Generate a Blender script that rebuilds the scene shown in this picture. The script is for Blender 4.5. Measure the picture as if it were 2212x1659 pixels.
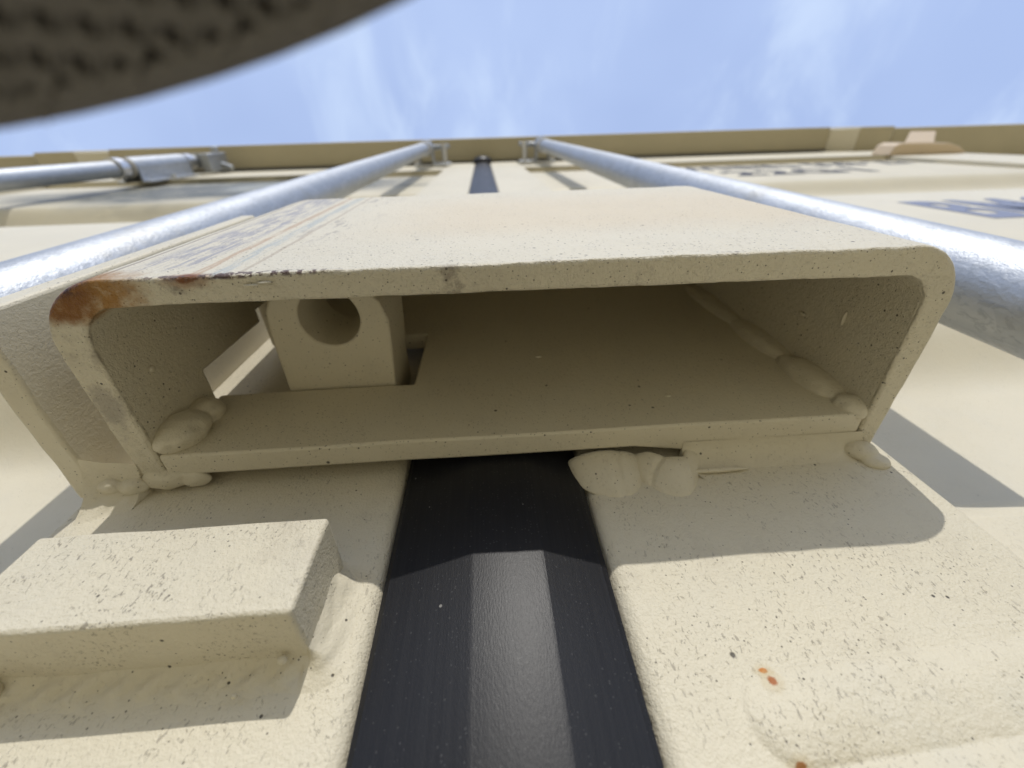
import bpy, bmesh, math, random
from mathutils import Vector, Matrix, noise
for o in list(bpy.data.objects): bpy.data.objects.remove(o)
S = bpy.context.scene
C = S.collection
R = math.radians

# ------------------------------------------------------------------ camera
cd = bpy.data.cameras.new('camera'); cam = bpy.data.objects.new('camera', cd); C.objects.link(cam); S.camera = cam
cd.sensor_width = 36; cd.lens = 36*904.2/2212
cd.clip_start = .002; cd.clip_end = 600
right = Vector((0.99771423, 0.02634521, -0.0622273))
down = Vector((-0.05452535, 0.85781976, -0.51105014))
fwd = Vector((0.03991608, 0.51327496, 0.85729547))
m3 = Matrix((right, -down, -fwd)).transposed()
cam.matrix_world = Matrix.Translation((0, -.075, 0)) @ m3.to_4x4()
cd.dof.use_dof = True; cd.dof.focus_distance = .086; cd.dof.aperture_fstop = cd.lens/1.0

# ------------------------------------------------------------------ sun, sky, exposure
SUN = Vector((-.09, 1, -.57)).normalized()          # the way the light travels
sl = bpy.data.lights.new('sun', 'SUN'); sl.energy = 2.35; sl.angle = R(.53); sl.color = (1, .965, .90)
so = bpy.data.objects.new('sun', sl); C.objects.link(so)
so.rotation_euler = SUN.to_track_quat('-Z', 'Y').to_euler(); so.location = (0, -5, 5)
W = bpy.data.worlds.new('World'); S.world = W; W.use_nodes = True
nt = W.node_tree; N = nt.nodes; L = nt.links; N.clear()
out = N.new('ShaderNodeOutputWorld'); bg = N.new('ShaderNodeBackground'); L.new(bg.outputs[0], out.inputs[0])
sky = N.new('ShaderNodeTexSky'); sky.sky_type = 'NISHITA'; sky.sun_disc = False
sky.sun_elevation = math.asin(-SUN.z); sky.sun_rotation = math.atan2(-SUN.x, -SUN.y)
sky.air_density = 1.0; sky.dust_density = 1.2; sky.ozone_density = 1.0
bg.inputs[1].default_value = .15
# bright thin haze with wisps of cirrus, laid out by direction over the whole sky
tc = N.new('ShaderNodeTexCoord')
def wn(scale, detail, rough, dist, mscale, rot=(0, 0, 0), loc=(0, 0, 0)):
    mp = N.new('ShaderNodeMapping'); mp.inputs['Scale'].default_value = mscale; mp.inputs['Rotation'].default_value = rot; mp.inputs['Location'].default_value = loc
    L.new(tc.outputs['Generated'], mp.inputs[0])
    n = N.new('ShaderNodeTexNoise'); n.inputs['Scale'].default_value = scale; n.inputs['Detail'].default_value = detail; n.inputs['Roughness'].default_value = rough; n.inputs['Distortion'].default_value = dist
    L.new(mp.outputs[0], n.inputs[0]); return n.outputs[0]
def wr(v, a, b, lo, hi):
    n = N.new('ShaderNodeMapRange'); n.interpolation_type = 'SMOOTHSTEP'; L.new(v, n.inputs[0])
    for k, q in zip((1, 2, 3, 4), (a, b, lo, hi)): n.inputs[k].default_value = q
    return n.outputs[0]
def wx(f, a, b):
    n = N.new('ShaderNodeMix'); n.data_type = 'RGBA'
    if isinstance(f, float): n.inputs[0].default_value = f
    else: L.new(f, n.inputs[0])
    L.new(a, n.inputs[6])
    n.inputs[7].default_value = (*b, 1); return n.outputs[2]
c_ = wx(.68, sky.outputs[0], (3.35, 4.25, 6.6))
c_ = wx(wr(wn(2.4, 3, .5, .2, (1, 1, 1), loc=(.3, .1, 0)), .35, .68, 0, .5), c_, (3.35, 4.2, 6.1))
c_ = wx(wr(wn(5.5, 7, .56, .55, (1.25, .55, .8), rot=(0, 0, R(18)), loc=(.9, .35, 0)), .49, .76, 0, .68), c_, (4.0, 4.85, 6.3))
L.new(c_, bg.inputs[0])
S.view_settings.view_transform = 'Standard'; S.view_settings.look = 'None'
S.view_settings.exposure = 0.12; S.view_settings.gamma = 1; S.view_settings.use_curve_mapping = False
S.render.engine = 'CYCLES'; S.render.resolution_x = 1024; S.render.resolution_y = 768
S.cycles.max_bounces = 10; S.cycles.diffuse_bounces = 8

# ------------------------------------------------------------------ materials
class NG:
    def __init__(s, name):
        s.m = bpy.data.materials.new(name); s.m.use_nodes = True
        s.t = s.m.node_tree; s.n = s.t.nodes; s.b = s.n['Principled BSDF']
        tc = s.n.new('ShaderNodeTexCoord'); s.co = tc.outputs['Object']
        s.xyz = s.n.new('ShaderNodeSeparateXYZ'); s.l(s.co, s.xyz.inputs[0])
        s.x, s.y, s.z = s.xyz.outputs
    def l(s, a, b): s.t.links.new(a, b)
    def val(s, sock, v):
        if isinstance(v, (int, float)): sock.default_value = v
        elif isinstance(v, (tuple, list)): sock.default_value = tuple(v) + ((1,) if len(v) == 3 and len(sock.default_value) == 4 else ())
        else: s.l(v, sock)
    def math(s, op, a, b=None, c=None, clamp=False):
        n = s.n.new('ShaderNodeMath'); n.operation = op; n.use_clamp = clamp
        s.val(n.inputs[0], a)
        if b is not None: s.val(n.inputs[1], b)
        if c is not None: s.val(n.inputs[2], c)
        return n.outputs[0]
    def ramp(s, v, a, b, lo=0., hi=1.):
        n = s.n.new('ShaderNodeMapRange'); n.interpolation_type = 'SMOOTHSTEP'
        s.val(n.inputs[0], v); n.inputs[1].default_value = a; n.inputs[2].default_value = b; n.inputs[3].default_value = lo; n.inputs[4].default_value = hi
        return n.outputs[0]
    def mapped(s, scale=(1, 1, 1), loc=(0, 0, 0), rot=(0, 0, 0), co=None):
        n = s.n.new('ShaderNodeMapping'); s.l(co or s.co, n.inputs[0]); n.inputs['Scale'].default_value = scale; n.inputs['Location'].default_value = loc; n.inputs['Rotation'].default_value = rot
        return n.outputs[0]
    def noise(s, scale, detail=4, rough=.55, co=None, dist=0.):
        n = s.n.new('ShaderNodeTexNoise'); s.l(co or s.co, n.inputs[0]); n.inputs['Scale'].default_value = scale
        n.inputs['Detail'].default_value = detail; n.inputs['Roughness'].default_value = rough; n.inputs['Distortion'].default_value = dist
        return n.outputs[0]
    def voro(s, scale, co=None, feat='F1', out=0, rnd=1.):
        n = s.n.new('ShaderNodeTexVoronoi'); n.feature = feat; s.l(co or s.co, n.inputs[0]); n.inputs['Scale'].default_value = scale; n.inputs['Randomness'].default_value = rnd
        return n.outputs[out] if out is not None else n
    def mix(s, f, a, b, mode='MIX'):
        n = s.n.new('ShaderNodeMix'); n.data_type = 'RGBA'; n.blend_type = mode
        s.val(n.inputs[0], f); s.val(n.inputs[6], a); s.val(n.inputs[7], b)
        return n.outputs[2]
    def near(s, p, r, warp=None, amt=.0):
        """1 inside a blob of radius r (3 values) at point p, 0 outside, edge torn by noise"""
        d = None
        for ax, c, q in zip((s.x, s.y, s.z), p, r):
            e = s.math('POWER', s.math('ABSOLUTE', s.math('DIVIDE', s.math('SUBTRACT', ax, c), q)), 2)
            d = e if d is None else s.math('ADD', d, e)
        d = s.math('SQRT', d)
        if warp is not None: d = s.math('ADD', d, s.math('MULTIPLY', s.math('SUBTRACT', warp, .5), amt))
        return s.ramp(d, .55, 1.05, 1, 0)
    def bump(s, h, dist, strength=1., prev=None):
        n = s.n.new('ShaderNodeBump'); n.inputs['Distance'].default_value = dist; n.inputs['Strength'].default_value = strength
        s.l(h, n.inputs['Height'])
        if prev is not None: s.l(prev, n.inputs['Normal'])
        return n.outputs[0]
    def flecks(s, scale, keep, size, co=None):
        """random small dots: 1 on a dot"""
        v = s.voro(scale, co, out=None)
        sepc = s.n.new('ShaderNodeSeparateColor'); s.l(v.outputs['Color'], sepc.inputs[0])
        k = s.math('GREATER_THAN', sepc.outputs[0], 1-keep)
        rad = s.math('MULTIPLY', s.math('ADD', sepc.outputs[1], .35), size)
        d = s.math('SUBTRACT', rad, v.outputs['Distance'])
        return s.math('MULTIPLY', k, s.ramp(d, -.02, .03))

TAN = (.640, .590, .462)
def paint(name, specks=1., marks=1., peel=1., base=TAN, extra=None, rough=.5):
    g = NG(name)
    big = g.noise(9, 3); mid = g.noise(60, 4)
    col = g.mix(g.ramp(big, .3, .7), base, tuple(c*.94 for c in base))
    col = g.mix(g.math('MULTIPLY', g.ramp(mid, .45, .75), .35), col, (base[0]*.93, base[1]*.95, base[2]*1.0))
    h = g.noise(760, 3, .62); fine = g.noise(1900, 2, .6)
    pits = None
    if marks:
        # short dark hair-like flecks, curled paint skins and pores
        w = g.mapped((1, 1, .5), rot=(0, R(24), 0)); w2 = g.mapped((.6, 1, 1), rot=(0, R(-15), 0))
        lo = g.noise(75, 3, .55)
        a = g.noise(1800, 2, .55, w, .8); b = g.noise(900, 3, .6, w2, 1.8)
        mk = g.math('MAXIMUM', g.math('MULTIPLY', g.ramp(a, .61, .67), g.ramp(lo, .36, .60)), g.math('MULTIPLY', g.ramp(b, .675, .72), g.ramp(lo, .48, .64)))
        col = g.mix(g.math('MULTIPLY', mk, .55*marks), col, (.17, .145, .115))
        grime = g.math('MULTIPLY', g.ramp(g.noise(52, 5, .7), .53, .72), .22*marks)
        col = g.mix(grime, col, (.34, .30, .24))
        pits = mk
    if specks:
        f1 = g.flecks(420, .42*specks, .095); f2 = g.flecks(1050, .60*specks, .14)
        f3 = g.flecks(190, .16*specks, .065)
        sp = g.math('MAXIMUM', f1, g.math('MAXIMUM', g.math('MULTIPLY', f2, .75), f3))
        col = g.mix(g.math('MULTIPLY', sp, .88), col, (.035, .028, .022))
        pits = sp if pits is None else g.math('MAXIMUM', sp, pits)
    n = g.bump(h, .00034*peel, .8); n = g.bump(fine, .00024*peel, .85, n)
    if pits is not None:
        n = g.bump(pits, -.00012, .6, n)
    g.val(g.b.inputs['Roughness'], rough)
    if extra: col, n = extra(g, col, n)
    g.l(col, g.b.inputs['Base Color']); g.l(n, g.b.inputs['Normal'])
    g.b.inputs['Specular IOR Level'].default_value = .35
    return g.m

def rusty(g, col, warp, p, r, amt, strength=1.):
    m = g.near(p, r, warp, amt)
    return g.math('MULTIPLY', m, strength)

def box_extra(g, col, n):
    wn = g.noise(130, 6, .68); wf = g.noise(650, 4, .65)
    # long rubbed streaks down the front of the box, dark blue-grey scuffs and thin coloured lines
    front = g.math('LESS_THAN', g.y, -.0525)
    st = g.mapped((1, 1, .10)); sn = g.noise(620, 5, .74, st); cl = g.noise(420, 4, .74, g.mapped((1, 1, .22)))
    def band(x0, x1, soft):
        return g.math('MULTIPLY', g.ramp(g.x, x0, x0+soft), g.ramp(g.x, x1-soft, x1, 1, 0))
    scuff = g.math('MULTIPLY', band(-.0745, -.0575, .004), g.math('MULTIPLY', g.ramp(sn, .40, .55), g.ramp(cl, .38, .52)))
    scuff = g.math('MULTIPLY', scuff, g.ramp(g.z, .085, .092))
    scuff2 = g.math('MULTIPLY', band(-.0555, -.030, .009), g.math('MULTIPLY', g.ramp(cl, .555, .62), g.ramp(g.z, .10, .125)))
    col = g.mix(g.math('MULTIPLY', g.math('MULTIPLY', scuff, front), .72), col, (.25, .25, .30))
    col = g.mix(g.math('MULTIPLY', g.math('MULTIPLY', scuff2, front), .6), col, (.30, .27, .235))
    xw = g.math('ADD', g.x, g.math('MULTIPLY', g.math('SUBTRACT', g.noise(40, 2, .5, g.mapped((0, 0, 1))), .5), .0016))
    def line(x, w): return g.ramp(g.math('ABSOLUTE', g.math('SUBTRACT', xw, x)), w*.4, w, 1, 0)
    lw = g.ramp(sn, .36, .56)
    col = g.mix(g.math('MULTIPLY', g.math('MULTIPLY', g.math('MULTIPLY', line(-.0565, .0014), front), lw), .9), col, (.47, .34, .22))
    col = g.mix(g.math('MULTIPLY', g.math('MULTIPLY', g.math('MULTIPLY', line(-.0520, .0022), front), lw), .8), col, (.40, .43, .41))
    col = g.mix(g.math('MULTIPLY', g.math('MULTIPLY', line(-.0478, .0007), front), .6), col, (.40, .33, .24))
    col = g.mix(g.math('MULTIPLY', g.math('MULTIPLY', line(-.0755, .0006), front), .7), col, (.22, .17, .13))
    # sandy tint across the middle of the front plate
    tint = g.math('MULTIPLY', g.math('MULTIPLY', g.ramp(g.x, -.05, .0), g.math('MULTIPLY', g.ramp(g.z, .098, .125), g.ramp(g.z, .15, .20, 1, 0))), front)
    col = g.mix(g.math('MULTIPLY', tint, .33), col, (.60, .46, .27))
    # rust at the upper left corner of the rim
    r0 = rusty(g, col, wn, (-.0800, -.0508, .082), (.0155, .0066, .010), .9)
    rv = g.noise(300, 5, .7)
    col = g.mix(g.math('MULTIPLY', r0, g.ramp(rv, .25, .55, .45, .95)), col, (.32, .15, .020))
    r1 = rusty(g, col, wn, (-.0832, -.0505, .0815), (.0090, .0066, .007), .9)
    col = g.mix(g.math('MULTIPLY', r1, g.ramp(rv, .3, .62, .55, 1)), col, (.20, .078, .012))
    r2 = g.math('MULTIPLY', rusty(g, col, wf, (-.0830, -.0530, .0835), (.0085, .0040, .004), 1.2), g.ramp(wf, .40, .58))
    col = g.mix(r2, col, (.055, .014, .012))
    r3 = rusty(g, col, wf, (-.0578, -.0533, .0822), (.0030, .0016, .002), .7)
    col = g.mix(r3, col, (.085, .022, .008))
    r3b = rusty(g, col, wf, (-.0578, -.0530, .0822), (.0060, .0026, .003), .7, .5)
    col = g.mix(r3b, col, (.30, .12, .03))
    edge = g.math('MULTIPLY', rusty(g, col, wn, (-.050, -.0537, .0825), (.026, .0014, .0022), .8), g.ramp(wf, .47, .57))
    col = g.mix(g.math('MULTIPLY', edge, .95), col, (.085, .045, .035))
    # greyish worn smudges along the rim
    rim = g.math('MULTIPLY', g.ramp(g.z, .0829, .0836, 1, 0), g.math('MULTIPLY', g.ramp(g.noise(95, 6, .72), .53, .66), g.ramp(g.noise(28, 2), .42, .58)))
    col = g.mix(g.math('MULTIPLY', rim, .62), col, (.19, .155, .125))
    e2 = g.math('MULTIPLY', g.near((.030, -.0536, .0825), (.085, .0016, .0024)), g.ramp(g.noise(520, 4, .7, g.mapped((.5, 1, 1))), .60, .66))
    col = g.mix(g.math('MULTIPLY', e2, .7), col, (.14, .11, .085))
    sm = rusty(g, col, wf, (-.0855, -.0255, .0830), (.0035, .0065, .004), .9, .55)
    col = g.mix(sm, col, (.25, .22, .19))
    n = g.bump(g.noise(430, 4, .6), .0003, .22, n)
    n = g.bump(g.math('MULTIPLY', g.noise(380, 5, .66), g.ramp(g.z, .0827, .0834, 1, 0)), .0010, .7, n)
    return col, n
def g_edge(g):
    return .55

def scar_extra(g, col, n):
    wf = g.noise(700, 4, .6)
    for p, r, c in (((.0402, 0, .0315), (.0011, .004, .0008), (.50, .17, .02)), ((.0405, 0, .0297), (.0012, .004, .0013), (.34, .10, .015)), ((.0385, 0, .0197), (.0013, .004, .0009), (.30, .12, .03))):
        halo = rusty(g, col, wf, p, tuple(q*1.7 for q in r), .8, .35); col = g.mix(halo, col, (.50, .40, .22))
        k = rusty(g, col, wf, p, tuple(q*.72 for q in r), 1.1, .95); col = g.mix(k, col, c)
    pale = g.math('MULTIPLY', g.ramp(g.noise(60, 4), .4, .7), g.math('MULTIPLY', g.ramp(g.x, .035, .06), g.ramp(g.z, .033, .022)))
    col = g.mix(g.math('MULTIPLY', pale, .5), col, (.60, .57, .47))
    return col, n

def panel_extra(g, col, n):
    # worn, dark scraped patch high on the panel
    sc = g.mapped((.35, 1, 3.2)); a = g.noise(14, 6, .72, sc); b = g.noise(50, 4, .7, sc)
    area = g.near((-.55, .012, 1.03), (.50, .2, .24), g.noise(7, 4), .7)
    k = g.math('MULTIPLY', area, g.math('MAXIMUM', g.ramp(a, .39, .50), g.math('MULTIPLY', g.ramp(b, .42, .54), .9)))
    col = g.mix(g.math('MULTIPLY', k, 1.0), col, (.11, .12, .115))
    wash = g.math('MULTIPLY', g.near((-.44, .012, 1.05), (.16, .1, .14), a, .8), g.ramp(b, .42, .6))
    col = g.mix(g.math('MULTIPLY', wash, .55), col, (.50, .54, .55))
    return col, n

M = {}
M['frame'] = paint('tan_paint_speckled', .38, .95, .9, extra=scar_extra)
M['box'] = paint('tan_paint_worn', 1.7, .4, 1.0, extra=box_extra)
M['plate'] = paint('tan_paint_plate', .9, .3, .36)
M['inner'] = paint('tan_paint_inner', 1.3, .3, .6)
M['block'] = paint('tan_paint_block', 1.0, 1.15, 1.0)
M['weld'] = paint('tan_paint_weld', .55, .25, .6)
M['panel'] = paint('tan_paint_panel', .10, .12, .5, extra=panel_extra)
M['header'] = paint('tan_header_shaded', 0, 0, .5, base=(.44, .39, .27))  # darker base puts the dim shade of the header underside into the colour
M['hinge'] = paint('sandy_paint', 0, 0, .5, base=(.62, .50, .36))

g = NG('galvanised_steel')
v = g.voro(150, g.mapped((1, 1, .45)), out=None); sc = g.n.new('ShaderNodeSeparateColor'); g.l(v.outputs['Color'], sc.inputs[0])
sp = g.noise(400, 4, .66, g.mapped((1, 1, .6)), .5)
grime = g.math('MULTIPLY', g.ramp(g.noise(34, 6, .68), .52, .70), .5)
col = g.mix(sc.outputs[0], (.40, .42, .445), (.46, .478, .50))
col = g.mix(g.math('MULTIPLY', g.ramp(sp, .52, .62), .6), col, (.33, .35, .37))
col = g.mix(grime, col, (.37, .355, .315))
g.l(col, g.b.inputs['Base Color']); g.b.inputs['Metallic'].default_value = .90
g.l(g.math('ADD', g.math('MULTIPLY', sp, .20), .44), g.b.inputs['Roughness'])
n = g.bump(sp, .00045, .5); n = g.bump(g.noise(900, 3), .0002, .6, n); g.l(n, g.b.inputs['Normal'])
M['zinc'] = g.m

g = NG('black_rubber')
ln = g.noise(1400, 3, .6, g.mapped((1, 1, .012))); sp = g.flecks(420, .05, .09); dst = g.flecks(1500, .35, .22)
sm = g.ramp(g.noise(35, 5, .6, g.mapped((1, 1, .35))), .45, .75)
col = g.mix(g.ramp(ln, .35, .7), (.011, .0112, .0135), (.015, .0152, .0175))
col = g.mix(g.math('MULTIPLY', sm, .25), col, (.026, .026, .028))
col = g.mix(g.math('MULTIPLY', dst, .3), col, (.10, .10, .10))
col = g.mix(g.math('MULTIPLY', sp, .8), col, (.28, .27, .25))
g.l(col, g.b.inputs['Base Color']); g.l(g.math('ADD', g.math('MULTIPLY', sm, -.05), .41), g.b.inputs['Roughness'])
n = g.bump(ln, .00004, .3); n = g.bump(g.noise(4200, 2, .6, g.mapped((1, 1, .3))), .00006, .5, n)
g.b.inputs['Specular IOR Level'].default_value = .27; g.l(n, g.b.inputs['Normal'])
M['rubber'] = g.m

def plain(name, colour, rough=.6, metal=0., scale=300, bump=.0003, var=.15):
    g = NG(name); a = g.noise(scale, 4)
    g.l(g.mix(a, colour, tuple(c*(1-var) for c in colour)), g.b.inputs['Base Color'])
    g.b.inputs['Roughness'].default_value = rough; g.b.inputs['Metallic'].default_value = metal
    g.l(g.bump(g.noise(scale*3, 3), bump, .6), g.b.inputs['Normal'])
    return g.m
M['strand'] = plain('brown_woven_strand', (.150, .140, .131), .85, scale=900, bump=.0002, var=.35)
M['lining'] = plain('dark_lining', (.066, .056, .049), .9, scale=900)
M['ink_dark'] = plain('dark_stencil_paint', (.035, .035, .045), .6, scale=120, var=.4)
M['ink_blue'] = plain('blue_grey_stencil_paint', (.22, .25, .36), .6, scale=120, var=.3)
M['bolt'] = plain('zinc_bolt', (.70, .70, .70), .33, .9)
M['bush'] = plain('grey_bush', (.45, .42, .36), .6)
M['ground'] = plain('pale_gravel', (.56, .475, .285), .9, scale=3, bump=.01, var=.3)
M['weather'] = plain('grey_green_seal', (.16, .16, .16), .7)

# ------------------------------------------------------------------ helpers
def sst(a, b, v): v = min(1, max(0, (v-a)/(b-a))); return v*v*(3-2*v)
def thing(name, label, cat, loc=(0, 0, 0), group=None):
    o = bpy.data.objects.new(name, None); C.objects.link(o); o.location = loc; o.empty_display_size = .02
    o['label'] = label; o['category'] = cat
    if group: o['group'] = group
    return o
def obj(name, bm, m, parent=None, smooth=35, bevel=0, seg=2, kind=None, label=None, recalc=True):
    if recalc: bmesh.ops.recalc_face_normals(bm, faces=bm.faces)
    me = bpy.data.meshes.new(name); bm.to_mesh(me); bm.free()
    if isinstance(m, (list, tuple)):
        for q in m: me.materials.append(q)
    else: me.materials.append(m)
    if smooth:
        me.shade_smooth(); me.set_sharp_from_angle(angle=R(smooth))
    o = bpy.data.objects.new(name, me); C.objects.link(o)
    if parent is not None:
        p = Vector(); q = parent
        while q is not None: p += q.location; q = q.parent
        o.parent = parent; o.location = -p
    if bevel:
        b = o.modifiers.new('bevel', 'BEVEL'); b.width = bevel; b.segments = seg; b.limit_method = 'ANGLE'; b.angle_limit = R(40); b.harden_normals = False
    if kind: o['kind'] = kind
    if label: o['label'] = label
    return o
def add_box(bm, x0, x1, y0, y1, z0, z1):
    v = [bm.verts.new((x, y, z)) for x in (x0, x1) for y in (y0, y1) for z in (z0, z1)]
    for f in ((0, 1, 3, 2), (4, 6, 7, 5), (0, 4, 5, 1), (2, 3, 7, 6), (0, 2, 6, 4), (1, 5, 7, 3)): bm.faces.new([v[i] for i in f])
    return v
def box(*a):
    bm = bmesh.new(); add_box(bm, *a); return bm
def prism(pts, axis, a, b):
    """polygon (list of 2-d points) pushed along an axis from a to b; pts order xy / xz / yz"""
    bm = bmesh.new()
    def P(p, h): return {'z': (p[0], p[1], h), 'y': (p[0], h, p[1]), 'x': (h, p[0], p[1])}[axis]
    lo = [bm.verts.new(P(p, a)) for p in pts]; hi = [bm.verts.new(P(p, b)) for p in pts]
    bm.faces.new(lo); bm.faces.new(hi[::-1]); n = len(pts)
    for i in range(n): bm.faces.new((lo[i], lo[(i+1) % n], hi[(i+1) % n], hi[i]))
    return bm
def add_tube(bm, a, b, r0, r1=None, seg=24, caps=True):
    a, b = Vector(a), Vector(b); r1 = r0 if r1 is None else r1
    d = (b-a).normalized(); u = d.orthogonal().normalized(); w = d.cross(u)
    A, B = [], []
    for i in range(seg):
        t = 2*math.pi*i/seg; e = u*math.cos(t)+w*math.sin(t)
        A.append(bm.verts.new(a+e*r0)); B.append(bm.verts.new(b+e*r1))
    for i in range(seg): j = (i+1) % seg; bm.faces.new((A[i], A[j], B[j], B[i]))
    if caps: bm.faces.new(A[::-1]); bm.faces.new(B)
def nz(p, s, seed=0): return noise.noise(Vector((p[0]*s+seed*7.3, p[1]*s+seed*3.1, p[2]*s-seed*5.7)))
def blob(lobes, rough=.0004, seed=1, sub=4):
    """one lump of weld metal made of several swollen lobes: (centre, radii)"""
    bm = bmesh.new()
    for k, (c, r) in enumerate(lobes):
        t = bmesh.ops.create_icosphere(bm, subdivisions=sub, radius=1)
        for v in t['verts']:
            p = v.co.copy(); q = Vector((p.x*r[0], p.y*r[1], p.z*r[2]))
            q *= 1+.10*noise.noise(p*1.6+Vector((seed*3+k, k*2, seed)))
            q += Vector(c); q += p*rough*nz(q, 420, seed+k)
            v.co = q
    return bm
def lump(name, bm, parent, voxel=.00032, label=None, it=6):
    o = obj(name, bm, M['weld'], parent, smooth=180, label=label)
    r = o.modifiers.new('remesh', 'REMESH'); r.mode = 'VOXEL'; r.voxel_size = voxel; r.use_smooth_shade = True
    q = o.modifiers.new('smooth', 'SMOOTH'); q.factor = .5; q.iterations = it
    return o
def sweep_fillet(N, Mx, fa, fb, fc, ripple=.0, freq=600, seed=0, bulge=0., conc=.45):
    """skin between two edges: for t in 0..1 fa(t), fb(t) are the two toes and fc(t) the corner it fills"""
    bm = bmesh.new(); rows = []
    for i in range(N+1):
        t = i/N; A, B, K = Vector(fa(t)), Vector(fb(t)), Vector(fc(t))
        mid = (A+B)/2; Q = K.lerp(mid, conc+bulge); nrm = (mid-K).normalized(); row = []
        for j in range(Mx+1):
            s = j/Mx; p = A*(1-s)**2+Q*2*s*(1-s)+B*s*s
            w = math.sin(math.pi*s)
            p += nrm*w*ripple*(math.sin(t*freq+3*abs(s-.5)*4+2.2*nz(p, 160, seed))*.5+1.1*nz(p, 260, seed))
            row.append(bm.verts.new(p))
        row.append(bm.verts.new(K-nrm*.0005)); rows.append(row)
    n = len(rows[0])
    for i in range(N):
        for j in range(n): k = (j+1) % n; bm.faces.new((rows[i][j], rows[i][k], rows[i+1][k], rows[i+1][j]))
    bm.faces.new(rows[0]); bm.faces.new(rows[-1][::-1])
    return bm

# ------------------------------------------------------------------ the ground
gb = bmesh.new()
bmesh.ops.create_grid(gb, x_segments=1, y_segments=1, size=250)
for v in gb.verts: v.co.z = -1.15
obj('ground', gb, M['ground'], smooth=0, kind='structure')

# ------------------------------------------------------------------ the container
ZT = 1.50
ct = thing('shipping_container', 'tan shipping container whose top beam runs along under the sky above both doors', 'container', (0, 0, -1.12))
# deep header over the doors: an underside that juts out, with cut-back ends
hb = bmesh.new(); add_box(hb, -1.115, 1.115, -.066, -.0035, ZT, ZT+.12)
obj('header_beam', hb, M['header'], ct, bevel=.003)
obj('header_back', box(-1.115, 1.115, -.0035, .07, ZT-.006, ZT+.118), M['weather'], ct)
for s in (-1, 1):
    pts = [(s*1.1155, ZT), (s*1.1155, ZT+.118), (s*1.187, ZT+.118), (s*1.187, ZT-.035)]
    obj('header_gusset', prism(pts, 'y', -.060, .006), M['panel'], ct, smooth=0, bevel=.002, label='pale slanted end piece of the header')
    cb = bmesh.new(); add_box(cb, min(s*1.1875, s*1.300), max(s*1.1875, s*1.300), -.064, .05, ZT-.035, ZT+.12)
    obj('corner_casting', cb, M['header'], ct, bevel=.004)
    cb = bmesh.new(); add_box(cb, min(s*1.165, s*1.296), max(s*1.165, s*1.296), 0.002, .09, -1.1, ZT-.036)
    obj('corner_post', cb, M['panel'], ct, bevel=.004)
    cb = bmesh.new(); add_box(cb, min(s*1.26, s*1.29), max(s*1.26, s*1.29), .091, 6.0, -1.0, ZT+.10)
    obj('side_wall', cb, M['panel'], ct)
obj('roof', box(-1.258, 1.258, .072, 6.0, ZT+.06, ZT+.10), M['panel'], ct)
obj('rear_wall', box(-1.258, 1.258, 5.95, 5.99, -1.0, ZT+.058), M['panel'], ct)
obj('floor_sill', box(-1.163, 1.163, -.02, .12, -1.12, -1.0), M['panel'], ct, bevel=.004)

# ------------------------------------------------------------------ doors
YO, YI = .012, .049
def panel(s, x0, x1):
    YI = .0365 if s > 0 else .052
    """pressed sheet with wide outer flats and deep horizontal folds; profile runs up z"""
    prof = []
    def fold(z0, z1, ya, yb, up):                 # curved side of a fold between two depths
        for k in range(13):
            t = k/12; f = t**1.9/(t**1.9+(1-t)**1.25) if up else t**1.2/(t**1.2+(1-t)**1.2)
            prof.append((z0+(z1-z0)*t, ya+(yb-ya)*f))
    prof.append((-.99, YO)); fold(-.62, -.590, YO, YI, 0); fold(-.485, -.44, YI, YO, 1)
    fold(.066, .092, YO, YI, 0); fold(.152, .200, YI, YO, 1)
    fold(.612, .640, YO, YI, 0); fold(.768, .820, YI, YO, 1); prof.append((1.205, YO))
    bm = bmesh.new(); n = 1
    rows = []
    for z, y in prof:
        rows.append([bm.verts.new((x, y, z)) for x in (x0, x1)])
    back = [[bm.verts.new((x, y+.002, z)) for x in (x0, x1)] for z, y in prof]
    for i in range(len(prof)-1):
        bm.faces.new((rows[i][0], rows[i][1], rows[i+1][1], rows[i+1][0]))
        bm.faces.new((back[i][0], back[i+1][0], back[i+1][1], back[i][1]))
    for e in (0, 1):
        for i in range(len(prof)-1): bm.faces.new((rows[i][e], rows[i+1][e], back[i+1][e], back[i][e]))
    bm.faces.new((rows[0][0], back[0][0], back[0][1], rows[0][1])); bm.faces.new((rows[-1][0], rows[-1][1], back[-1][1], back[-1][0]))
    return bm
def frame_post_bm(xa, xb):
    """square tube with rounded outer corners"""
    r = .0035; pts = []
    for cx, cy, a0 in ((xa+r, r, 180), (xb-r, r, 270), (xb-r, .05-r, 0), (xa+r, .05-r, 90)):
        for k in range(5): a = R(a0+k*22.5); pts.append((cx+r*math.cos(a), cy+r*math.sin(a)))
    return prism(pts, 'z', -.998, 1.478)
doors = {}
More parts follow.
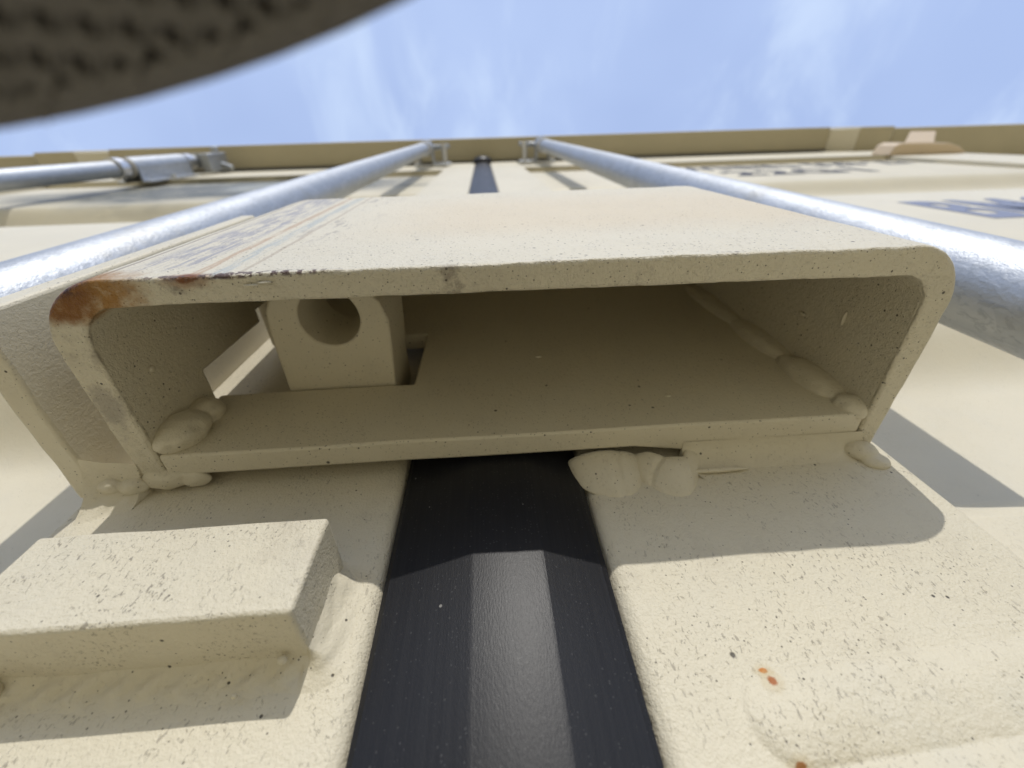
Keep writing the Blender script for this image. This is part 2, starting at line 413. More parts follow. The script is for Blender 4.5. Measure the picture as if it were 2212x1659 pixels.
for s in (-1, 1):
    lab = 'left container door carrying a dark scraped patch high on its panel' if s < 0 else 'right container door carrying stencilled lettering on its folded panel'
    d = thing('container_door', lab, 'door', (s*.58, .02, -1.0), 'pair of tan container doors'); doors[s] = d
    xa, xb = (.0205, .1045) if s > 0 else (-.1045, -.0240)
    obj('frame_post', frame_post_bm(xa, xb), M['frame'], d, smooth=50)
    p0, p1 = (.1050, 1.080) if s > 0 else (-1.080, -.1050)
    obj('folded_panel', panel(s, p0, p1), M['panel'], d, smooth=50)
    obj('top_rail', box(p0, p1, .003, .05, 1.2055, 1.478), M['panel'], d, bevel=.003)
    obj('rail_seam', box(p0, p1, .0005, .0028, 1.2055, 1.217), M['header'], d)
    obj('outer_post', box(*( (1.0805, 1.160) if s > 0 else (-1.160, -1.0805) ), .002, .05, -.998, 1.478), M['panel'], d, bevel=.003)
    obj('top_seal', box(*( (.0255, 1.155) if s > 0 else (-1.155, -.0255) ), .004, .04, 1.4785, 1.4935), M['weather'], d, label='dark rubber strip along the top edge')
def lettering(txt, x, z, h, m, parent, y=YO-.0004, stretch=1.):
    cu = bpy.data.curves.new('lettering', 'FONT'); cu.body = txt; cu.size = h/.73; cu.extrude = .00015; cu.space_character = 1.08; cu.offset = .0045*h/.1
    t = bpy.data.objects.new('lettering_source', cu); C.objects.link(t)
    bpy.context.view_layer.update()
    me = bpy.data.meshes.new_from_object(t.evaluated_get(bpy.context.evaluated_depsgraph_get()))
    bpy.data.objects.remove(t)
    for v in me.vertices: v.co = Vector((v.co.x*stretch+x, -v.co.z+y, v.co.y+z))
    me.materials.append(m)
    o = bpy.data.objects.new('lettering', me); C.objects.link(o); o.parent = parent; o.location = -parent.location
    return o
lettering('WNNU 529 271', .475, 1.075, .105, M['ink_dark'], doors[1], stretch=.60).__setitem__('label', 'upper row of dark lettering')
lettering('22G1', .52, .925, .100, M['ink_dark'], doors[1], stretch=1.0).__setitem__('label', 'short second row of dark lettering')
lettering('BMOU', .512, .425, .115, M['ink_blue'], doors[1], stretch=.62).__setitem__('label', 'big blue-grey letters below the fold')

# repaired patch on the right door post: low smeared weld with a round left end
def scar():
    bm = bmesh.new(); NX, NZ = 150, 90; x0, x1, z0, z1 = .030, .1000, .002, .0375; rows = []
    for i in range(NX+1):
        row = []
        for j in range(NZ+1):
            x = x0+(x1-x0)*i/NX; z = z0+(z1-z0)*j/NZ
            ax = (x-.0400)/.0055; cz = .0255+.03*(x-.04); hz = .0062
            dx = min(ax, 0); dz = (z-cz)/hz
            r = math.sqrt(dx*dx+dz*dz)
            h = math.sqrt(max(0, 1-r*r))*.0013
            # second, lower welt
            cz2 = .0130+.06*(x-.04); r2 = math.sqrt(min((x-.044)/.005, 0)**2+((z-cz2)/.0060)**2); h = max(h, math.sqrt(max(0, 1-r2*r2))*.0017)
            h *= 1+.5*nz((x, 0, z), 90, 3); fade = min(1, (x1-x)/.012)
            h += (.00016*nz((x, 0, z), 300, 5)+.00022*nz((x, 0, z), 110, 8))*min(1, max(0, 1.5-r))
            e = min(i, NX-i, j, NZ-j)
            y = -.00004-h*fade if e > 2 else .0002
            row.append(bm.verts.new((x, y, z)))
        rows.append(row)
    for i in range(NX):
        for j in range(NZ): bm.faces.new((rows[i][j], rows[i+1][j], rows[i+1][j+1], rows[i][j+1]))
    return bm
obj('weld_repair', scar(), M['frame'], doors[1], smooth=180, label='smeared repair weld with rust spots low on the right post')
obj('paint_drop', blob([((.0643, -.0002, .0304), (.0011, .0009, .0009))], .0001, 5, 3), M['frame'], doors[1], smooth=180)

# ------------------------------------------------------------------ gasket
gk = thing('door_gasket', 'black rubber gasket strip running up between the two doors', 'gasket', (-.0015, .01, -1.0))
pts = [(-.0238, .006), (-.0238, .0004), (-.0228, -.0002), (-.0068, -.0034), (-.0060, -.0035), (.0070, -.0035), (.0078, -.0034), (.0192, -.0002), (.0203, .0004), (.0203, .006)]
obj('rubber_strip', prism(pts, 'z', -.99, 1.425), M['rubber'], gk, smooth=8)
bm = bmesh.new(); bmesh.ops.create_uvsphere(bm, u_segments=24, v_segments=12, radius=1)
for v in bm.verts: v.co = Vector((-.002+v.co.x*.030, -.004+v.co.y*.016, 1.447+v.co.z*.028))
obj('end_bulb', bm, M['rubber'], gk, smooth=180, label='rounded swollen top end of the rubber')

# ------------------------------------------------------------------ lock box (fixed to the right door)
Z0, Z1 = .0824, .1975
lb = thing('lock_box', 'open-bottomed tan steel lock box with rusty rim corner in front of the black gasket', 'lock box', (.006, -.025, Z0))
def shell():
    # profile of the folded plate, outer and inner line, from rear left round the front to rear right
    def arc(cx, cy, rx, ry, a0, a1, n): return [(cx+rx*math.cos(R(a0+(a1-a0)*k/n)), cy+ry*math.sin(R(a0+(a1-a0)*k/n))) for k in range(n+1)]
    def seg(a, b, n): return [(a[0]+(b[0]-a[0])*k/n, a[1]+(b[1]-a[1])*k/n) for k in range(1, n)]
    fl = (-.0745, -.0390); fr = (.0878, -.0398)
    o1 = arc(fl[0], fl[1], .0147, .0143, 180, 270, 14); o2 = arc(fr[0], fr[1], .0140, .0135, 270, 360, 12)
    i1 = arc(-.0735, -.0380, .0085, .0098, 180, 270, 14); i2 = arc(.0876, -.0392, .0076, .0077, 270, 360, 12)
    oa, ob = (-.0868, -.0022), (.1003, .0012)
    ia, ib = (-.0812, -.0042), (.0948, .0012)
    O = [oa, (-.0885, -.005)] + seg((-.0885, -.005), o1[0], 14) + o1 + seg(o1[-1], o2[0], 90) + o2 + seg(o2[-1], ob, 16) + [ob]
    I = [ia, (-.0818, -.0062)] + seg((-.0818, -.0062), i1[0], 14) + i1 + seg(i1[-1], i2[0], 90) + i2 + seg(i2[-1], ib, 16) + [ib]
    NZ = 26; zs = [Z0+(Z1-Z0)*(k/NZ) for k in range(NZ+1)]
    def jit(p, k, inner):
        if inner is None: inner = 0
        q = Vector(p)
        a = .00030*nz(q, 95, 2+inner)+.00016*nz(q, 330, 4+inner)
        w = 1 if k == 0 else .45
        q.y += a*w; q.x += .00020*nz(q, 120, 9+inner)*w
        if k == 0: q.z += .00035*nz((q.x, q.y, 0), 70, 1)+.00018*nz((q.x, q.y, 0), 300, 6)
        return q
    bm = bmesh.new(); n = len(O)
    VO = [[bm.verts.new(jit((p[0], p[1], z), k, 0)) for k, z in enumerate(zs)] for p in O]
    VI = [[bm.verts.new(jit((p[0], p[1], z), k, 1)) for k, z in enumerate(zs)] for p in I]
    def present(i, k):
        if not (0 <= i < n-1 and 0 <= k < NZ): return False
        y = (I[i][1]+I[i+1][1])/2; z = (zs[k]+zs[k+1])/2
        # burnt-out opening in the rear of the left side
        lim = -.0195 if z < .144 else -.0235
        if O[i][0] < -.08 and y > lim and .110 < z < .158: return False
        return True
    for i in range(n-1):
        for k in range(NZ):
            if not present(i, k): continue
            bm.faces.new((VO[i][k], VO[i+1][k], VO[i+1][k+1], VO[i][k+1]))
            bm.faces.new((VI[i][k], VI[i][k+1], VI[i+1][k+1], VI[i+1][k]))
            if not present(i-1, k): bm.faces.new((VO[i][k], VO[i][k+1], VI[i][k+1], VI[i][k]))
            if not present(i+1, k): bm.faces.new((VO[i+1][k], VI[i+1][k], VI[i+1][k+1], VO[i+1][k+1]))
            if not present(i, k-1): bm.faces.new((VO[i][k], VI[i][k], VI[i+1][k], VO[i+1][k]))
            if not present(i, k+1): bm.faces.new((VO[i][k+1], VO[i+1][k+1], VI[i+1][k+1], VI[i][k+1]))
    bmesh.ops.delete(bm, geom=[v for v in bm.verts if not v.link_faces], context='VERTS')
    return bm
obj('folded_shell', shell(), M['box'], lb, smooth=38, bevel=.0009, seg=3)
# rear plate with the slot for the lug: a C-shape open to the left
def rear_plate():
    yF, yB = -.0108, -.0046
    xs = [-.0816, -.0650, -.0450, -.0245, -.005, .018, .035, .050, .065, .080, .0945]; zsl = [Z0, .095, .1105, .129, .1475, .17, .1940]
    bm = bmesh.new(); gridF, gridB = {}, {}
    def pres(i, k): return 0 <= i < len(xs)-1 and 0 <= k < len(zsl)-1 and not (i < 3 and 2 <= k < 4)
    for i, x in enumerate(xs):
        for k, z in enumerate(zsl):
            dz = (.0004*nz((x, 0, 0), 60, 3)) if k == 0 else 0
            yb = yB + (.0036*min(1, max(0, (x-.048)/.003)) if True else 0)   # thicker where it is let down on the post
            gridF[i, k] = bm.verts.new((x, yF+.0003*nz((x, 0, z), 40, 7), z+dz)); gridB[i, k] = bm.verts.new((x, yb, z+dz))
    for i in range(len(xs)-1):
        for k in range(len(zsl)-1):
            if not pres(i, k): continue
            F, B = gridF, gridB
            bm.faces.new((F[i, k], F[i+1, k], F[i+1, k+1], F[i, k+1])); bm.faces.new((B[i, k], B[i, k+1], B[i+1, k+1], B[i+1, k]))
            if not pres(i-1, k): bm.faces.new((F[i, k], F[i, k+1], B[i, k+1], B[i, k]))
            if not pres(i+1, k): bm.faces.new((F[i+1, k], B[i+1, k], B[i+1, k+1], F[i+1, k+1]))
            if not pres(i, k-1): bm.faces.new((F[i, k], B[i, k], B[i+1, k], F[i+1, k]))
            if not pres(i, k+1): bm.faces.new((F[i, k+1], F[i+1, k+1], B[i+1, k+1], B[i, k+1]))
    bmesh.ops.delete(bm, geom=[v for v in bm.verts if not v.link_faces], context='VERTS')
    return bm
obj('rear_plate', rear_plate(), M['inner'], lb, smooth=30, bevel=.0006)
obj('top_plate', box(-.0850, .0975, -.0505, -.0060, .1940, .1985), M['inner'], lb, bevel=.0006)
# fillet under the right part of the rear plate
def fx(t): return .0478+t*.0487
def fa(t): x = fx(t); w = 1; return (x, -.0054, Z0-.0001)
def fb(t): x = fx(t); w = sst(-.12, .10, t); return (x, -.0042+.0045*w, Z0+.0003-(.0098-.0014*t+.0008*nz((x, 0, 0), 90, 5))*w)
def fc(t): x = fx(t); w = 1; return (x, -.0040+.0046*w, Z0+.0008)
obj('fillet_weld', sweep_fillet(120, 14, fa, fb, fc, .00012, 40, 4, conc=.10), M['weld'], lb, smooth=60)
def smear(x0, x1, zt, zb, yt, top, seed, creases):
    """weld metal run out between the plate and the post: a swollen skin with folds pressed into it"""
    N_, M_ = 120, 44; bm = bmesh.new(); rows = []
    for i in range(N_+1):
        t = i/N_; x = x0+(x1-x0)*t; e = max(0, math.sin(math.pi*t))**.42
        A = Vector((x, yt*e+.0004, zt(x))); B = Vector((x, .0003, zt(x)-(zt(x)-zb(x))*e)); row = []
        for k in range(M_+1):
            u = k/M_; b = top*e
            p = A.lerp(B, u); p.y -= b*math.sin(math.pi*u**.8)**.75
            p.y -= e*(.00045*nz((x, 0, p.z), 130, seed)+.00012*nz((x, 0, p.z), 420, seed+1))*math.sin(math.pi*u)
            for (ax, az), (bx, bz), bow, dep, wd in creases:
                d = Vector((bx-ax, bz-az)); q = Vector((p.x-ax, p.z-az)); h = min(1, max(0, q.dot(d)/d.length_squared))
                off = (q-d*h-Vector((-d.y, d.x)).normalized()*bow*math.sin(math.pi*h)).length
                p.y += dep*math.exp(-(off/wd)**2)*math.sin(math.pi*min(1, max(0, u)))**.5
            row.append(bm.verts.new(p))
        row.append(bm.verts.new((x, .0012, (A.z+B.z)/2))); rows.append(row)
    n = M_+2
    for i in range(N_):
        for k in range(n): l = (k+1) % n; bm.faces.new((rows[i][k], rows[i][l], rows[i+1][l], rows[i+1][k]))
    bm.faces.new(rows[0]); bm.faces.new(rows[-1][::-1])
    return bm
obj('weld_smear', smear(.0178, .0368, lambda x: Z0+.0006, lambda x: .0690+.0010*math.sin((x-.02)*300)+.06*abs(x-.027), -.0040, .0020, 3,
    [((.0300, .0680), (.0306, .0830), .0012, .0006, .0010)]), M['weld'], lb, smooth=180, label='rounded swollen weld metal at the gasket edge')
obj('weld_smear', smear(.0325, .0530, lambda x: Z0+.0002-.0030*sst(.038, .043, x)*(1-sst(.0465, .049, x)), lambda x: .0694+.0008*math.sin((x-.03)*260+1)+(.05*abs(x-.039) if x < .045 else .0003+.55*(x-.045)), -.0034, .0020, 8,
    [((.0352, .0690), (.0432, .0805), .0014, .0006, .0007)]), M['weld'], lb, smooth=180, label='slanting folded smear of weld metal under the box')
lump('weld_lump', blob([((.0952, -.0008, .0800), (.0040, .0022, .0040)), ((.0964, -.0002, .0765), (.0034, .0015, .0032))], .0001, 11), lb)
obj('weld_ridge', blob([((.0545, -.0008, .0762), (.0080, .0006, .0007))], .0001, 15, 3), M['weld'], lb, smooth=180)
# inside corner welds
lump('weld_bead', blob([((-.0796, -.0128, .0895), (.0060, .0042, .0076)), ((-.0792, -.0118, .0990), (.0046, .0038, .0052))], .0003, 21), lb, label='fat two-lobed weld bead inside the left rear corner')
lump('weld_bead', blob([((.0938, -.0104, .0870), (.0044, .0030, .0048)), ((.0932, -.0102, .1020), (.0062, .0040, .0140)), ((.0936, -.0102, .1280), (.0058, .0036, .0190)),
                       ((.0938, -.0102, .1640), (.0056, .0034, .0260))], .0003, 31), lb, label='beaded weld up the inside right rear corner')
for p_, r_ in (((.0946, -.0300, .1000), (.0006, .0022, .0004)), ((.0946, -.0255, .1150), (.0005, .0007, .0016)), ((.0150, -.0108, .1240), (.0012, .0005, .0007)), ((.0480, -.0108, .0960), (.0010, .0004, .0005)), ((-.0817, -.0290, .0930), (.0005, .0008, .0010))):
    obj('paint_run', blob([(p_, r_)], .0001, 17, 2), M['inner'], lb, smooth=180)
obj('paint_scar', blob([((-.0455, -.0512, .0822), (.0020, .0003, .0005)), ((-.0432, -.0516, .0822), (.0016, .0003, .0005))], .0001, 23, 3), M['box'], lb, smooth=180)
lump('weld_drip', blob([((-.0832, -.0036, .0828), (.0056, .0030, .0022)), ((-.0765, -.0030, .0830), (.0040, .0026, .0016))], .0004, 41), lb)

# ------------------------------------------------------------------ hasp on the left door
hp = thing('door_hasp', 'drilled tan lug and upright plate welded to the left door beside the lock box', 'hasp', (-.066, 0, .08))
def side_plate():
    bm = bmesh.new(); ny, nzv = 22, 20
    def V(x, y, z, k): return bm.verts.new((x+.00025*nz((x, y, z), 90, 2), y, z+(.0004*nz((0, y, z), 130, 3) if k == 0 else 0)))
    L_, R_ = [], []
    for i in range(ny+1):
        y = .0003-.0483*i/ny
        L_.append([V(-.1046, y, .0812+(Z1-.0812)*k/nzv, k) for k in range(nzv+1)]); R_.append([V(-.0988, y, .0812+(Z1-.0812)*k/nzv, k) for k in range(nzv+1)])
    for i in range(ny):
        for k in range(nzv):
            bm.faces.new((L_[i][k], L_[i+1][k], L_[i+1][k+1], L_[i][k+1])); bm.faces.new((R_[i][k], R_[i][k+1], R_[i+1][k+1], R_[i+1][k]))
    for i in range(ny):
        bm.faces.new((L_[i][0], R_[i][0], R_[i+1][0], L_[i+1][0])); bm.faces.new((L_[i][-1], L_[i+1][-1], R_[i+1][-1], R_[i][-1]))
    for k in range(nzv):
        bm.faces.new((L_[0][k], L_[0][k+1], R_[0][k+1], R_[0][k])); bm.faces.new((L_[-1][k], R_[-1][k], R_[-1][k+1], L_[-1][k+1]))
    return bm
obj('side_plate', side_plate(), M['plate'], hp, smooth=35, bevel=.0009, seg=3)
def lug():
    # plan outline (x, y): square root at the door, rounded free end with a clipped corner; round hole right through
    out_ = [(-.0302, .0004), (-.0302, -.012), (-.0292, -.024), (-.0288, -.031), (-.0305, -.0365), (-.0340, -.0405), (-.0395, -.0425), (-.0470, -.0428), (-.0540, -.0420), (-.0590, -.0395), (-.0615, -.0350), (-.0622, -.028), (-.0622, -.012), (-.0622, .0004)]
    cx, cy, r = -.0450, -.0325, .0083
    z0, z1 = .1117, .1340; n = 40
    import bisect
    # resample outline by angle round the hole centre
    def hit(a):
        d = Vector((math.cos(a), math.sin(a))); best = None
        for i in range(len(out_)):
            p, q = Vector(out_[i]), Vector(out_[(i+1) % len(out_)]); e = q-p; den = d.x*e.y-d.y*e.x
            if abs(den) < 1e-12: continue
            w = p-Vector((cx, cy)); t = (w.x*e.y-w.y*e.x)/den; u = (w.x*d.y-w.y*d.x)/den
            if t > 0 and -1e-6 <= u <= 1+1e-6 and (best is None or t < best): best = t
        return (cx+d.x*best, cy+d.y*best)
    angs = sorted([2*math.pi*k/n for k in range(n)]+[math.atan2(p[1]-cy, p[0]-cx) % (2*math.pi) for p in out_])
    angs = [a for i, a in enumerate(angs) if i == 0 or a-angs[i-1] > .02]
    bm = bmesh.new(); ring = []
    for a in angs:
        o = hit(a); h = (cx+r*math.cos(a), cy+r*math.sin(a))
        ring.append([bm.verts.new((p[0], p[1], z)) for p in (o, h) for z in (z0, z1)])
    m = len(ring)
    for i in range(m):
        a, b = ring[i], ring[(i+1) % m]
        bm.faces.new((a[0], b[0], b[2], a[2])); bm.faces.new((a[1], a[3], b[3], b[1]))
        bm.faces.new((a[0], a[1], b[1], b[0])); bm.faces.new((a[2], b[2], b[3], a[3]))
    return bm
obj('lug', lug(), M['inner'], hp, smooth=35, bevel=.0007, seg=3)
def pa(t): x = -.0996+t*.0118; return (x, -.0125+.004*t+.0010*nz((x, 0, 0), 160, 2), .0816+.0008*t)
def pb(t): x = -.0992+t*.0105; return (x, .0003, .0716+.0030*t+.0006*nz((x, 0, 0), 200, 4))
def pc(t): x = -.0996+t*.0118; return (x, .0008, .0840)
obj('foot_weld', sweep_fillet(50, 14, pa, pb, pc, .0003, 14, 5, conc=.40), M['weld'], hp, smooth=70)
lump('foot_weld', blob([((-.0900, -.0030, .0812), (.0036, .0024, .0022)), ((-.0945, -.0040, .0806), (.0030, .0022, .0020))], .0005, 51), hp)

# ------------------------------------------------------------------ block on the left post
bk = thing('steel_block', 'square-edged tan steel block welded on the left door post below the lock box', 'block', (-.058, -.005, .039))
def block():
    bm = bmesh.new(); add_box(bm, -.0845, -.0326, -.0142, .0004, .0383, .0567)
    bmesh.ops.subdivide_edges(bm, edges=bm.edges[:], cuts=14, use_grid_fill=True)
    for v in bm.verts:
        v.co += Vector((nz(v.co, 120, 1), nz(v.co, 120, 2), nz(v.co, 120, 3)))*.00022
    return bm
obj('block_body', block(), M['block'], bk, smooth=40, bevel=.0008, seg=3)
def path(t):
    xr, zb_, zt_ = -.0330, .0386, .0572
    if t < .28: u = t/.28; return (xr, zt_+(zb_-zt_)*u), (1, 0)
    if t < .40: a = (t-.28)/.12*math.pi/2; return (xr, zb_), (math.cos(a), -math.sin(a))
    u = (t-.40)/.60; return (xr+(-.0856-xr)*u, zb_), (0, -1)
def wsize(t):
    up = sst(0, .10, t)
    side = 1-sst(.26, .42, t)
    w = (.0064*side+.0070*(1-side))*(.35+.65*up)*(1+.10*nz((t*.06, 0, 0), 160, 3))
    h = (.0058*side+.0032*(1-side))*(.25+.75*up)
    return w, h
def pwa(t):
    (x, z), n_ = path(t); w, h = wsize(t); return (x-n_[0]*.0004, -h, z-n_[1]*.0004)
def pwb(t):
    (x, z), n_ = path(t); w, h = wsize(t); return (x+n_[0]*w, .0003, z+n_[1]*w)
def pwc(t):
    (x, z), n_ = path(t); return (x-n_[0]*.0008, .0012, z-n_[1]*.0008)
def perimeter():
    bm = sweep_fillet(260, 20, pwa, pwb, pwc, .00028, 30, 7, bulge=.10)
    for v in bm.verts:
        x, z = v.co.x, v.co.z
        if x < -.034 and z < .0383 and v.co.y < 0:
            s_ = (z-.035)/.0035; u = x-.0040*abs(s_-.1)-.0016*nz((x, 0, z), 130, 2)
            a = .00042*math.sin(u*1150+1.8*nz((x, 0, z), 90, 5))*max(0, 1-abs(s_)**2)*min(1, max(0, -v.co.y)/.0008)
            v.co.y -= a; v.co.z -= a*.6
    return bm
obj('perimeter_weld', perimeter(), M['weld'], bk, smooth=70)
obj('weld_spatter', blob([((-.0365, -.0035, .0372), (.0008, .0008, .0007)), ((-.0430, -.0014, .0335), (.0005, .0005, .0004))], .0001, 61, 3), M['weld'], bk, smooth=180)
lump('weld_toe', blob([((-.0838, -.0015, .0358), (.0034, .0034, .0034))], .0004, 66, 3), bk)

# ------------------------------------------------------------------ locking bars
BR = .0155
def locking_bar(x, y, tx, ty, ztop, label, side, r=BR, zbot=-.98):
    t = thing('locking_bar', label, 'locking bar', (x+tx*zbot, y+ty*zbot, zbot), 'galvanised locking bars')
    P = lambda z: Vector((x+tx*z, y+ty*z, z))
    bm = bmesh.new(); seg = 48; n = 60; rings = []
    for k in range(n+1):
        z = zbot+(ztop-zbot)*k/n; c = P(z)
        rings.append([bm.verts.new(c+Vector((math.cos(2*math.pi*i/seg)*r, math.sin(2*math.pi*i/seg)*r, 0))) for i in range(seg)])
    for k in range(n):
        for i in range(seg): j = (i+1) % seg; bm.faces.new((rings[k][i], rings[k][j], rings[k+1][j], rings[k+1][i]))
    bm.faces.new(rings[0][::-1]); bm.faces.new(rings[-1])
    obj('rod', bm, M['zinc'], t, smooth=60)
    return t, P
def guide(t, P, z, r, h, side, yd):
    """U-shaped guide round the rod with flanges bolted to the door and a nylon bush"""
    c = P(z); bm = bmesh.new(); ri, ro = r+.0015, r+.0050; n = 20
    def ring(zz):
        o, i = [], []
        for k in range(n+1):
            a = R(0)-math.pi*k/n
            o.append((c.x+ro*math.cos(a), c.y+ro*math.sin(a), zz)); i.append((c.x+ri*math.cos(a), c.y+ri*math.sin(a), zz))
        o = [(c.x+ro+.016, yd, zz), (c.x+ro+.002, yd, zz)]+[(c.x+ro, yd-.006, zz)]+o+[(c.x-ro, yd-.006, zz), (c.x-ro-.002, yd, zz), (c.x-ro-.016, yd, zz)]
        i = [(c.x+ro+.016, yd+.0035, zz), (c.x+ri, yd+.0035, zz)]+[(c.x+ri, yd-.004, zz)]+i+[(c.x-ri, yd-.004, zz), (c.x-ri, yd+.0035, zz), (c.x-ro-.016, yd+.0035, zz)]
        return [bm.verts.new(p) for p in o], [bm.verts.new(p) for p in i]
    o0, i0 = ring(z); o1, i1 = ring(z+h); m = len(o0)
    for k in range(m-1):
        bm.faces.new((o0[k], o0[k+1], o1[k+1], o1[k])); bm.faces.new((i0[k], i1[k], i1[k+1], i0[k+1]))
        bm.faces.new((o0[k], i0[k], i0[k+1], o0[k+1])); bm.faces.new((o1[k], o1[k+1], i1[k+1], i1[k]))
    for k in (0, m-1): bm.faces.new((o0[k], o1[k], i1[k], i0[k]))
    gd = obj('guide_bracket', bm, M['zinc'], t, smooth=40)
    bm = bmesh.new(); add_tube(bm, P(z-.008), P(z-.0005), r+.0038, seg=32)
    obj('bush', bm, M['bush'], t, smooth=40)
    for sx in (-1, 1):
        bm = bmesh.new(); add_tube(bm, (c.x+sx*(ro+.009), yd-.0002, z+h*.5), (c.x+sx*(ro+.009), yd-.007, z+h*.5), .006, seg=6)
        obj('bolt', bm, M['bolt'], gd, smooth=0)
for s, x, tx, lab in ((-1, -.1661, .0023, 'galvanised bar rising left of the lock box, ending beside the gasket top'), (1, .1676, .0056, 'galvanised bar rising right of the lock box, mottled grey on its near end')):
    t, P = locking_bar(x, -.024, tx, -.015, 1.46, lab, s)
    c = P(1.40)
    # top collar, keeper fork and the bolt that stands beside it
    bm = bmesh.new(); add_tube(bm, P(1.345), P(1.362), BR+.004, seg=32); obj('collar', bm, M['bolt'], t, smooth=40)
    guide(t, P, 1.375, BR, .045, s, -.004)
    bm = bmesh.new(); add_tube(bm, P(1.43), P(1.455), BR+.006, BR+.004, seg=28); obj('cam_end', bm, M['zinc'], t, smooth=40)
    bx = c.x-s*.052
    bm = bmesh.new(); add_box(bm, bx-.016, bx+.016, -.006, -.0025, 1.36, 1.44); obj('keeper_plate', bm, M['zinc'], t, bevel=.001)
    bm = bmesh.new(); add_tube(bm, (bx, -.004, 1.40), (bx, -.047, 1.40), .0065, seg=16); add_tube(bm, (bx, -.047, 1.40), (bx, -.055, 1.40), .011, seg=6); obj('bolt', bm, M['bolt'], t, smooth=30)
    bm = bmesh.new(); add_tube(bm, (c.x-s*.018, c.y, 1.43), (c.x-s*.066, c.y-.004, 1.415), .0075, .0055, seg=12); obj('keeper_hook', bm, M['zinc'], t, smooth=40)
t, P = locking_bar(-.82, -.030, 0, 0, 1.44, 'galvanised bar with a sleeve bracket far out on the left door', -1, r=.017)
guide(t, P, 1.14, .017, .20, -1, -.002)
bm = bmesh.new(); add_tube(bm, P(1.095), P(1.118), .0225, seg=32); obj('collar', bm, M['bolt'], t, smooth=40)
bm = bmesh.new(); add_tube(bm, P(1.35), P(1.375), .0215, seg=32); obj('collar', bm, M['bolt'], t, smooth=40)
bm = bmesh.new(); add_box(bm, -.845, -.785, -.050, -.012, 1.40, 1.41); add_box(bm, -.785, -.765, -.050, -.004, 1.375, 1.475); add_tube(bm, (-.775, -.050, 1.44), (-.775, -.066, 1.44), .010, seg=8); add_tube(bm, (-.80, -.030, 1.45), (-.735, -.010, 1.43), .007, seg=10)
obj('cam_end', bm, M['zinc'], t, smooth=30, bevel=.002)

# ------------------------------------------------------------------ tan hinge / bracket at the far right
hg = thing('corner_bracket', 'sandy trapezoid bracket with a slanted strap under the header at far right', 'bracket', (1.18, 0, 1.2))
pts = [(1.075, .0018), (1.086, -.022), (1.100, -.0265), (1.232, -.0235), (1.268, -.0135), (1.293, .0018)]
obj('bracket_body', prism(pts, 'z', 1.2, 1.262), M['hinge'], hg, smooth=0, bevel=.003)
bm = bmesh.new()
lo = [(1.108, -.0268, 1.203), (1.190, -.0258, 1.203)]; hi = [(1.176, -.0520, 1.272), (1.250, -.0510, 1.272)]
vs = [bm.verts.new((x, y+d, z)) for d in (0, .006) for x, y, z in (lo[0], lo[1], hi[1], hi[0])]
for f in ((0, 1, 2, 3), (7, 6, 5, 4), (0, 4, 5, 1), (1, 5, 6, 2), (2, 6, 7, 3), (3, 7, 4, 0)): bm.faces.new([vs[q] for q in f])
obj('strap', bm, M['hinge'], hg, smooth=0, bevel=.002)
obj('foot_plate', box(1.262, 1.335, .0125, .0175, 1.165, 1.21), M['hinge'], hg, bevel=.002)
bm = bmesh.new(); add_tube(bm, (1.215, -.012, 1.2625), (1.215, -.012, 1.32), .011, seg=16); obj('bracket_pin', bm, M['bolt'], hg, smooth=30)

# ------------------------------------------------------------------ neighbouring containers, only their ends in view
for s in (-1, 1):
    nb = thing('shipping_container', 'tan container standing close by on the %s, only its header in view' % ('left' if s < 0 else 'right'), 'container', (s*2.53, 0, -1.12), 'tan shipping containers side by side')
    a, b = (1.318, 3.738); yo = -.058 if s > 0 else -.056
    f = lambda p, q: (min(s*p, s*q), max(s*p, s*q))
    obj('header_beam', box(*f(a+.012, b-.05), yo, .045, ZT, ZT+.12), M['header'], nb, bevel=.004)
    obj('door_panel', box(*f(a+.0495, b-.08), .046, .09, -1.0, ZT+.02), M['panel'], nb)
    obj('corner_post', box(*f(a, a+.049), .0455, .12, -1.1, ZT+.12), M['panel'], nb, bevel=.004)
    obj('corner_post', box(*f(b-.049, b), -.03, .09, -1.1, ZT+.12), M['panel'], nb, bevel=.004)
    obj('side_wall', box(*f(a+.01, a+.03), .121, 6, -1.0, ZT+.1), M['panel'], nb)
    obj('roof', box(*f(a+.031, b-.01), .091, 6, ZT+.06, ZT+.1), M['panel'], nb)
ct['group'] = 'tan shipping containers side by side'

# ------------------------------------------------------------------ hat at the photographer's brow
hat = thing('mesh_cap', 'blurred dark brown woven mesh cap brim looming over the top left corner', 'cap', (-.032, -.16, .023))
CX, CY, AX, AY, HZ = -.0312, -.1189, .0618, .0430, .0230
def brim_z(x, y): return HZ + .003*(1-((x-CX)/AX)**2)*(((CY+AY)-y)/AY)
def inside(x, y): return ((x-CX)/AX)**2+((y-CY)/AY)**2
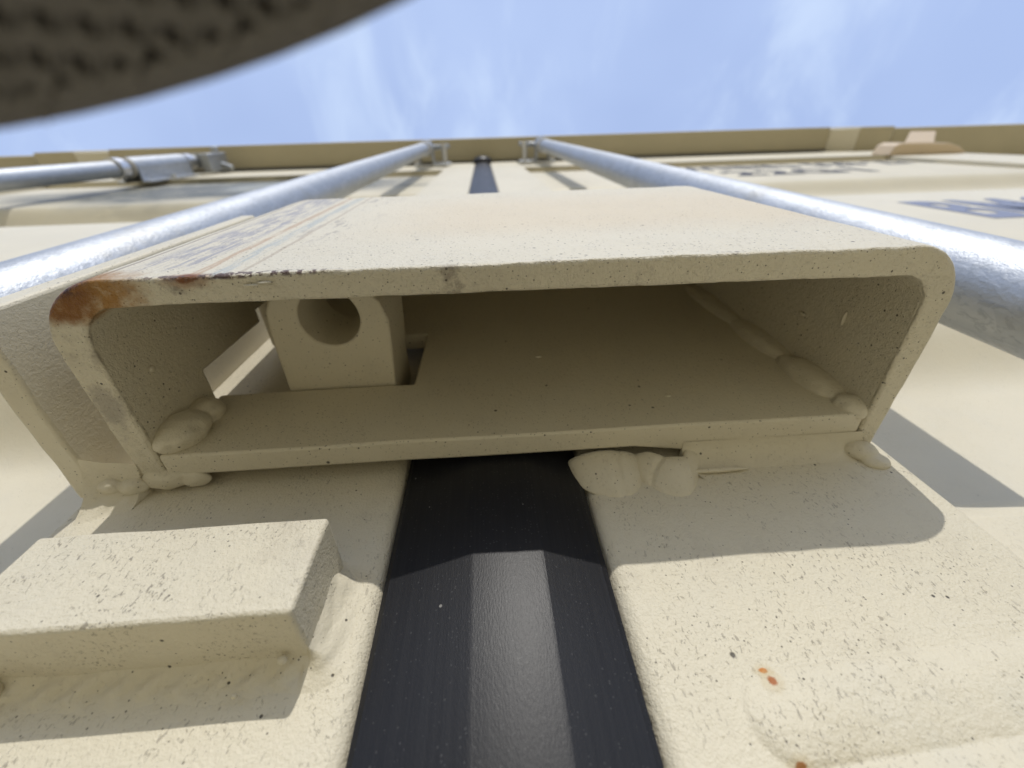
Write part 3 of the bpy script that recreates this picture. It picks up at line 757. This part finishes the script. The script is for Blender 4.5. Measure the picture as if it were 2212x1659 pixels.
# solid lining
bm = bmesh.new(); rings = []; NR, NA = 12, 96
for dz in (0, .0016):
    rows = []
    for i in range(NR+1):
        q = .02+.98*i/NR
        rows.append([bm.verts.new((CX+AX*q*math.cos(2*math.pi*k/NA), CY+AY*q*math.sin(2*math.pi*k/NA), brim_z(CX+AX*q*math.cos(2*math.pi*k/NA), CY+AY*q*math.sin(2*math.pi*k/NA))+.0007+dz)) for k in range(NA)])
    rings.append(rows)
for rows in rings:
    for i in range(NR):
        for k in range(NA): j = (k+1) % NA; bm.faces.new((rows[i][k], rows[i][j], rows[i+1][j], rows[i+1][k]))
for e in (0, NR):
    for k in range(NA): j = (k+1) % NA; bm.faces.new((rings[0][e][k], rings[0][e][j], rings[1][e][j], rings[1][e][k]))
obj('brim_lining', bm, M['lining'], hat, smooth=60)
# woven net under it: cells with an oval hole, one mesh
bm = bmesh.new(); P_ = .00145; ang = R(34); ca_, sa_ = math.cos(ang), math.sin(ang)
for i in range(-64, 65):
    for j in range(-64, 65):
        u0, w0 = i*P_, j*P_*1.05+(.5*P_ if i % 2 else 0)
        x0 = CX+u0*ca_-w0*sa_; y0 = CY+u0*sa_+w0*ca_
        if inside(x0, y0) > .99: continue
        o_, h_, g_ = [], [], []
        for k in range(16):
            a = 2*math.pi*k/16; cs, sn = math.cos(a), math.sin(a); m_ = max(abs(cs), abs(sn))
            for lst, (du, dw), dz in ((o_, (cs/m_*P_*.5, sn/m_*P_*.525), 0), (h_, (cs*P_*.33, sn*P_*.23), .0002), (g_, (cs*P_*.29, sn*P_*.20), .0012)):
                x = x0+du*ca_-dw*sa_; y = y0+du*sa_+dw*ca_
                lst.append(bm.verts.new((x, y, brim_z(x, y)+dz*.6+.0001*math.sin(3*a))))
        for k in range(16):
            l = (k+1) % 16
            bm.faces.new((o_[k], h_[k], h_[l], o_[l])); bm.faces.new((h_[k], g_[k], g_[l], h_[l]))
mesh_o = obj('brim_mesh', bm, M['strand'], hat, smooth=60, recalc=False)
# rolled edge round the brim
bm = bmesh.new(); prev = None; first = None; NA = 120
rr = []
for k in range(NA):
    a = 2*math.pi*k/NA; c = Vector((CX+AX*math.cos(a), CY+AY*math.sin(a), 0)); c.z = brim_z(c.x, c.y)+.0009
    nrm = Vector((math.cos(a)/AX, math.sin(a)/AY, 0)).normalized()
    rr.append([bm.verts.new(c+nrm*math.cos(t)*.0006+Vector((0, 0, 1))*math.sin(t)*.0009) for t in [2*math.pi*q/10 for q in range(10)]])
for k in range(NA):
    for q in range(10): bm.faces.new((rr[k][q], rr[k][(q+1) % 10], rr[(k+1) % NA][(q+1) % 10], rr[(k+1) % NA][q]))
obj('brim_edge', bm, M['strand'], hat, smooth=60)
# low crown behind the brim
bm = bmesh.new(); bmesh.ops.create_uvsphere(bm, u_segments=32, v_segments=16, radius=1)
bmesh.ops.delete(bm, geom=[v for v in bm.verts if v.co.z < -.05], context='VERTS')
for v in bm.verts: v.co = Vector((CX+v.co.x*.082, -.235+v.co.y*.098, .030+v.co.z*.070))
obj('crown', bm, M['strand'], hat, smooth=60)
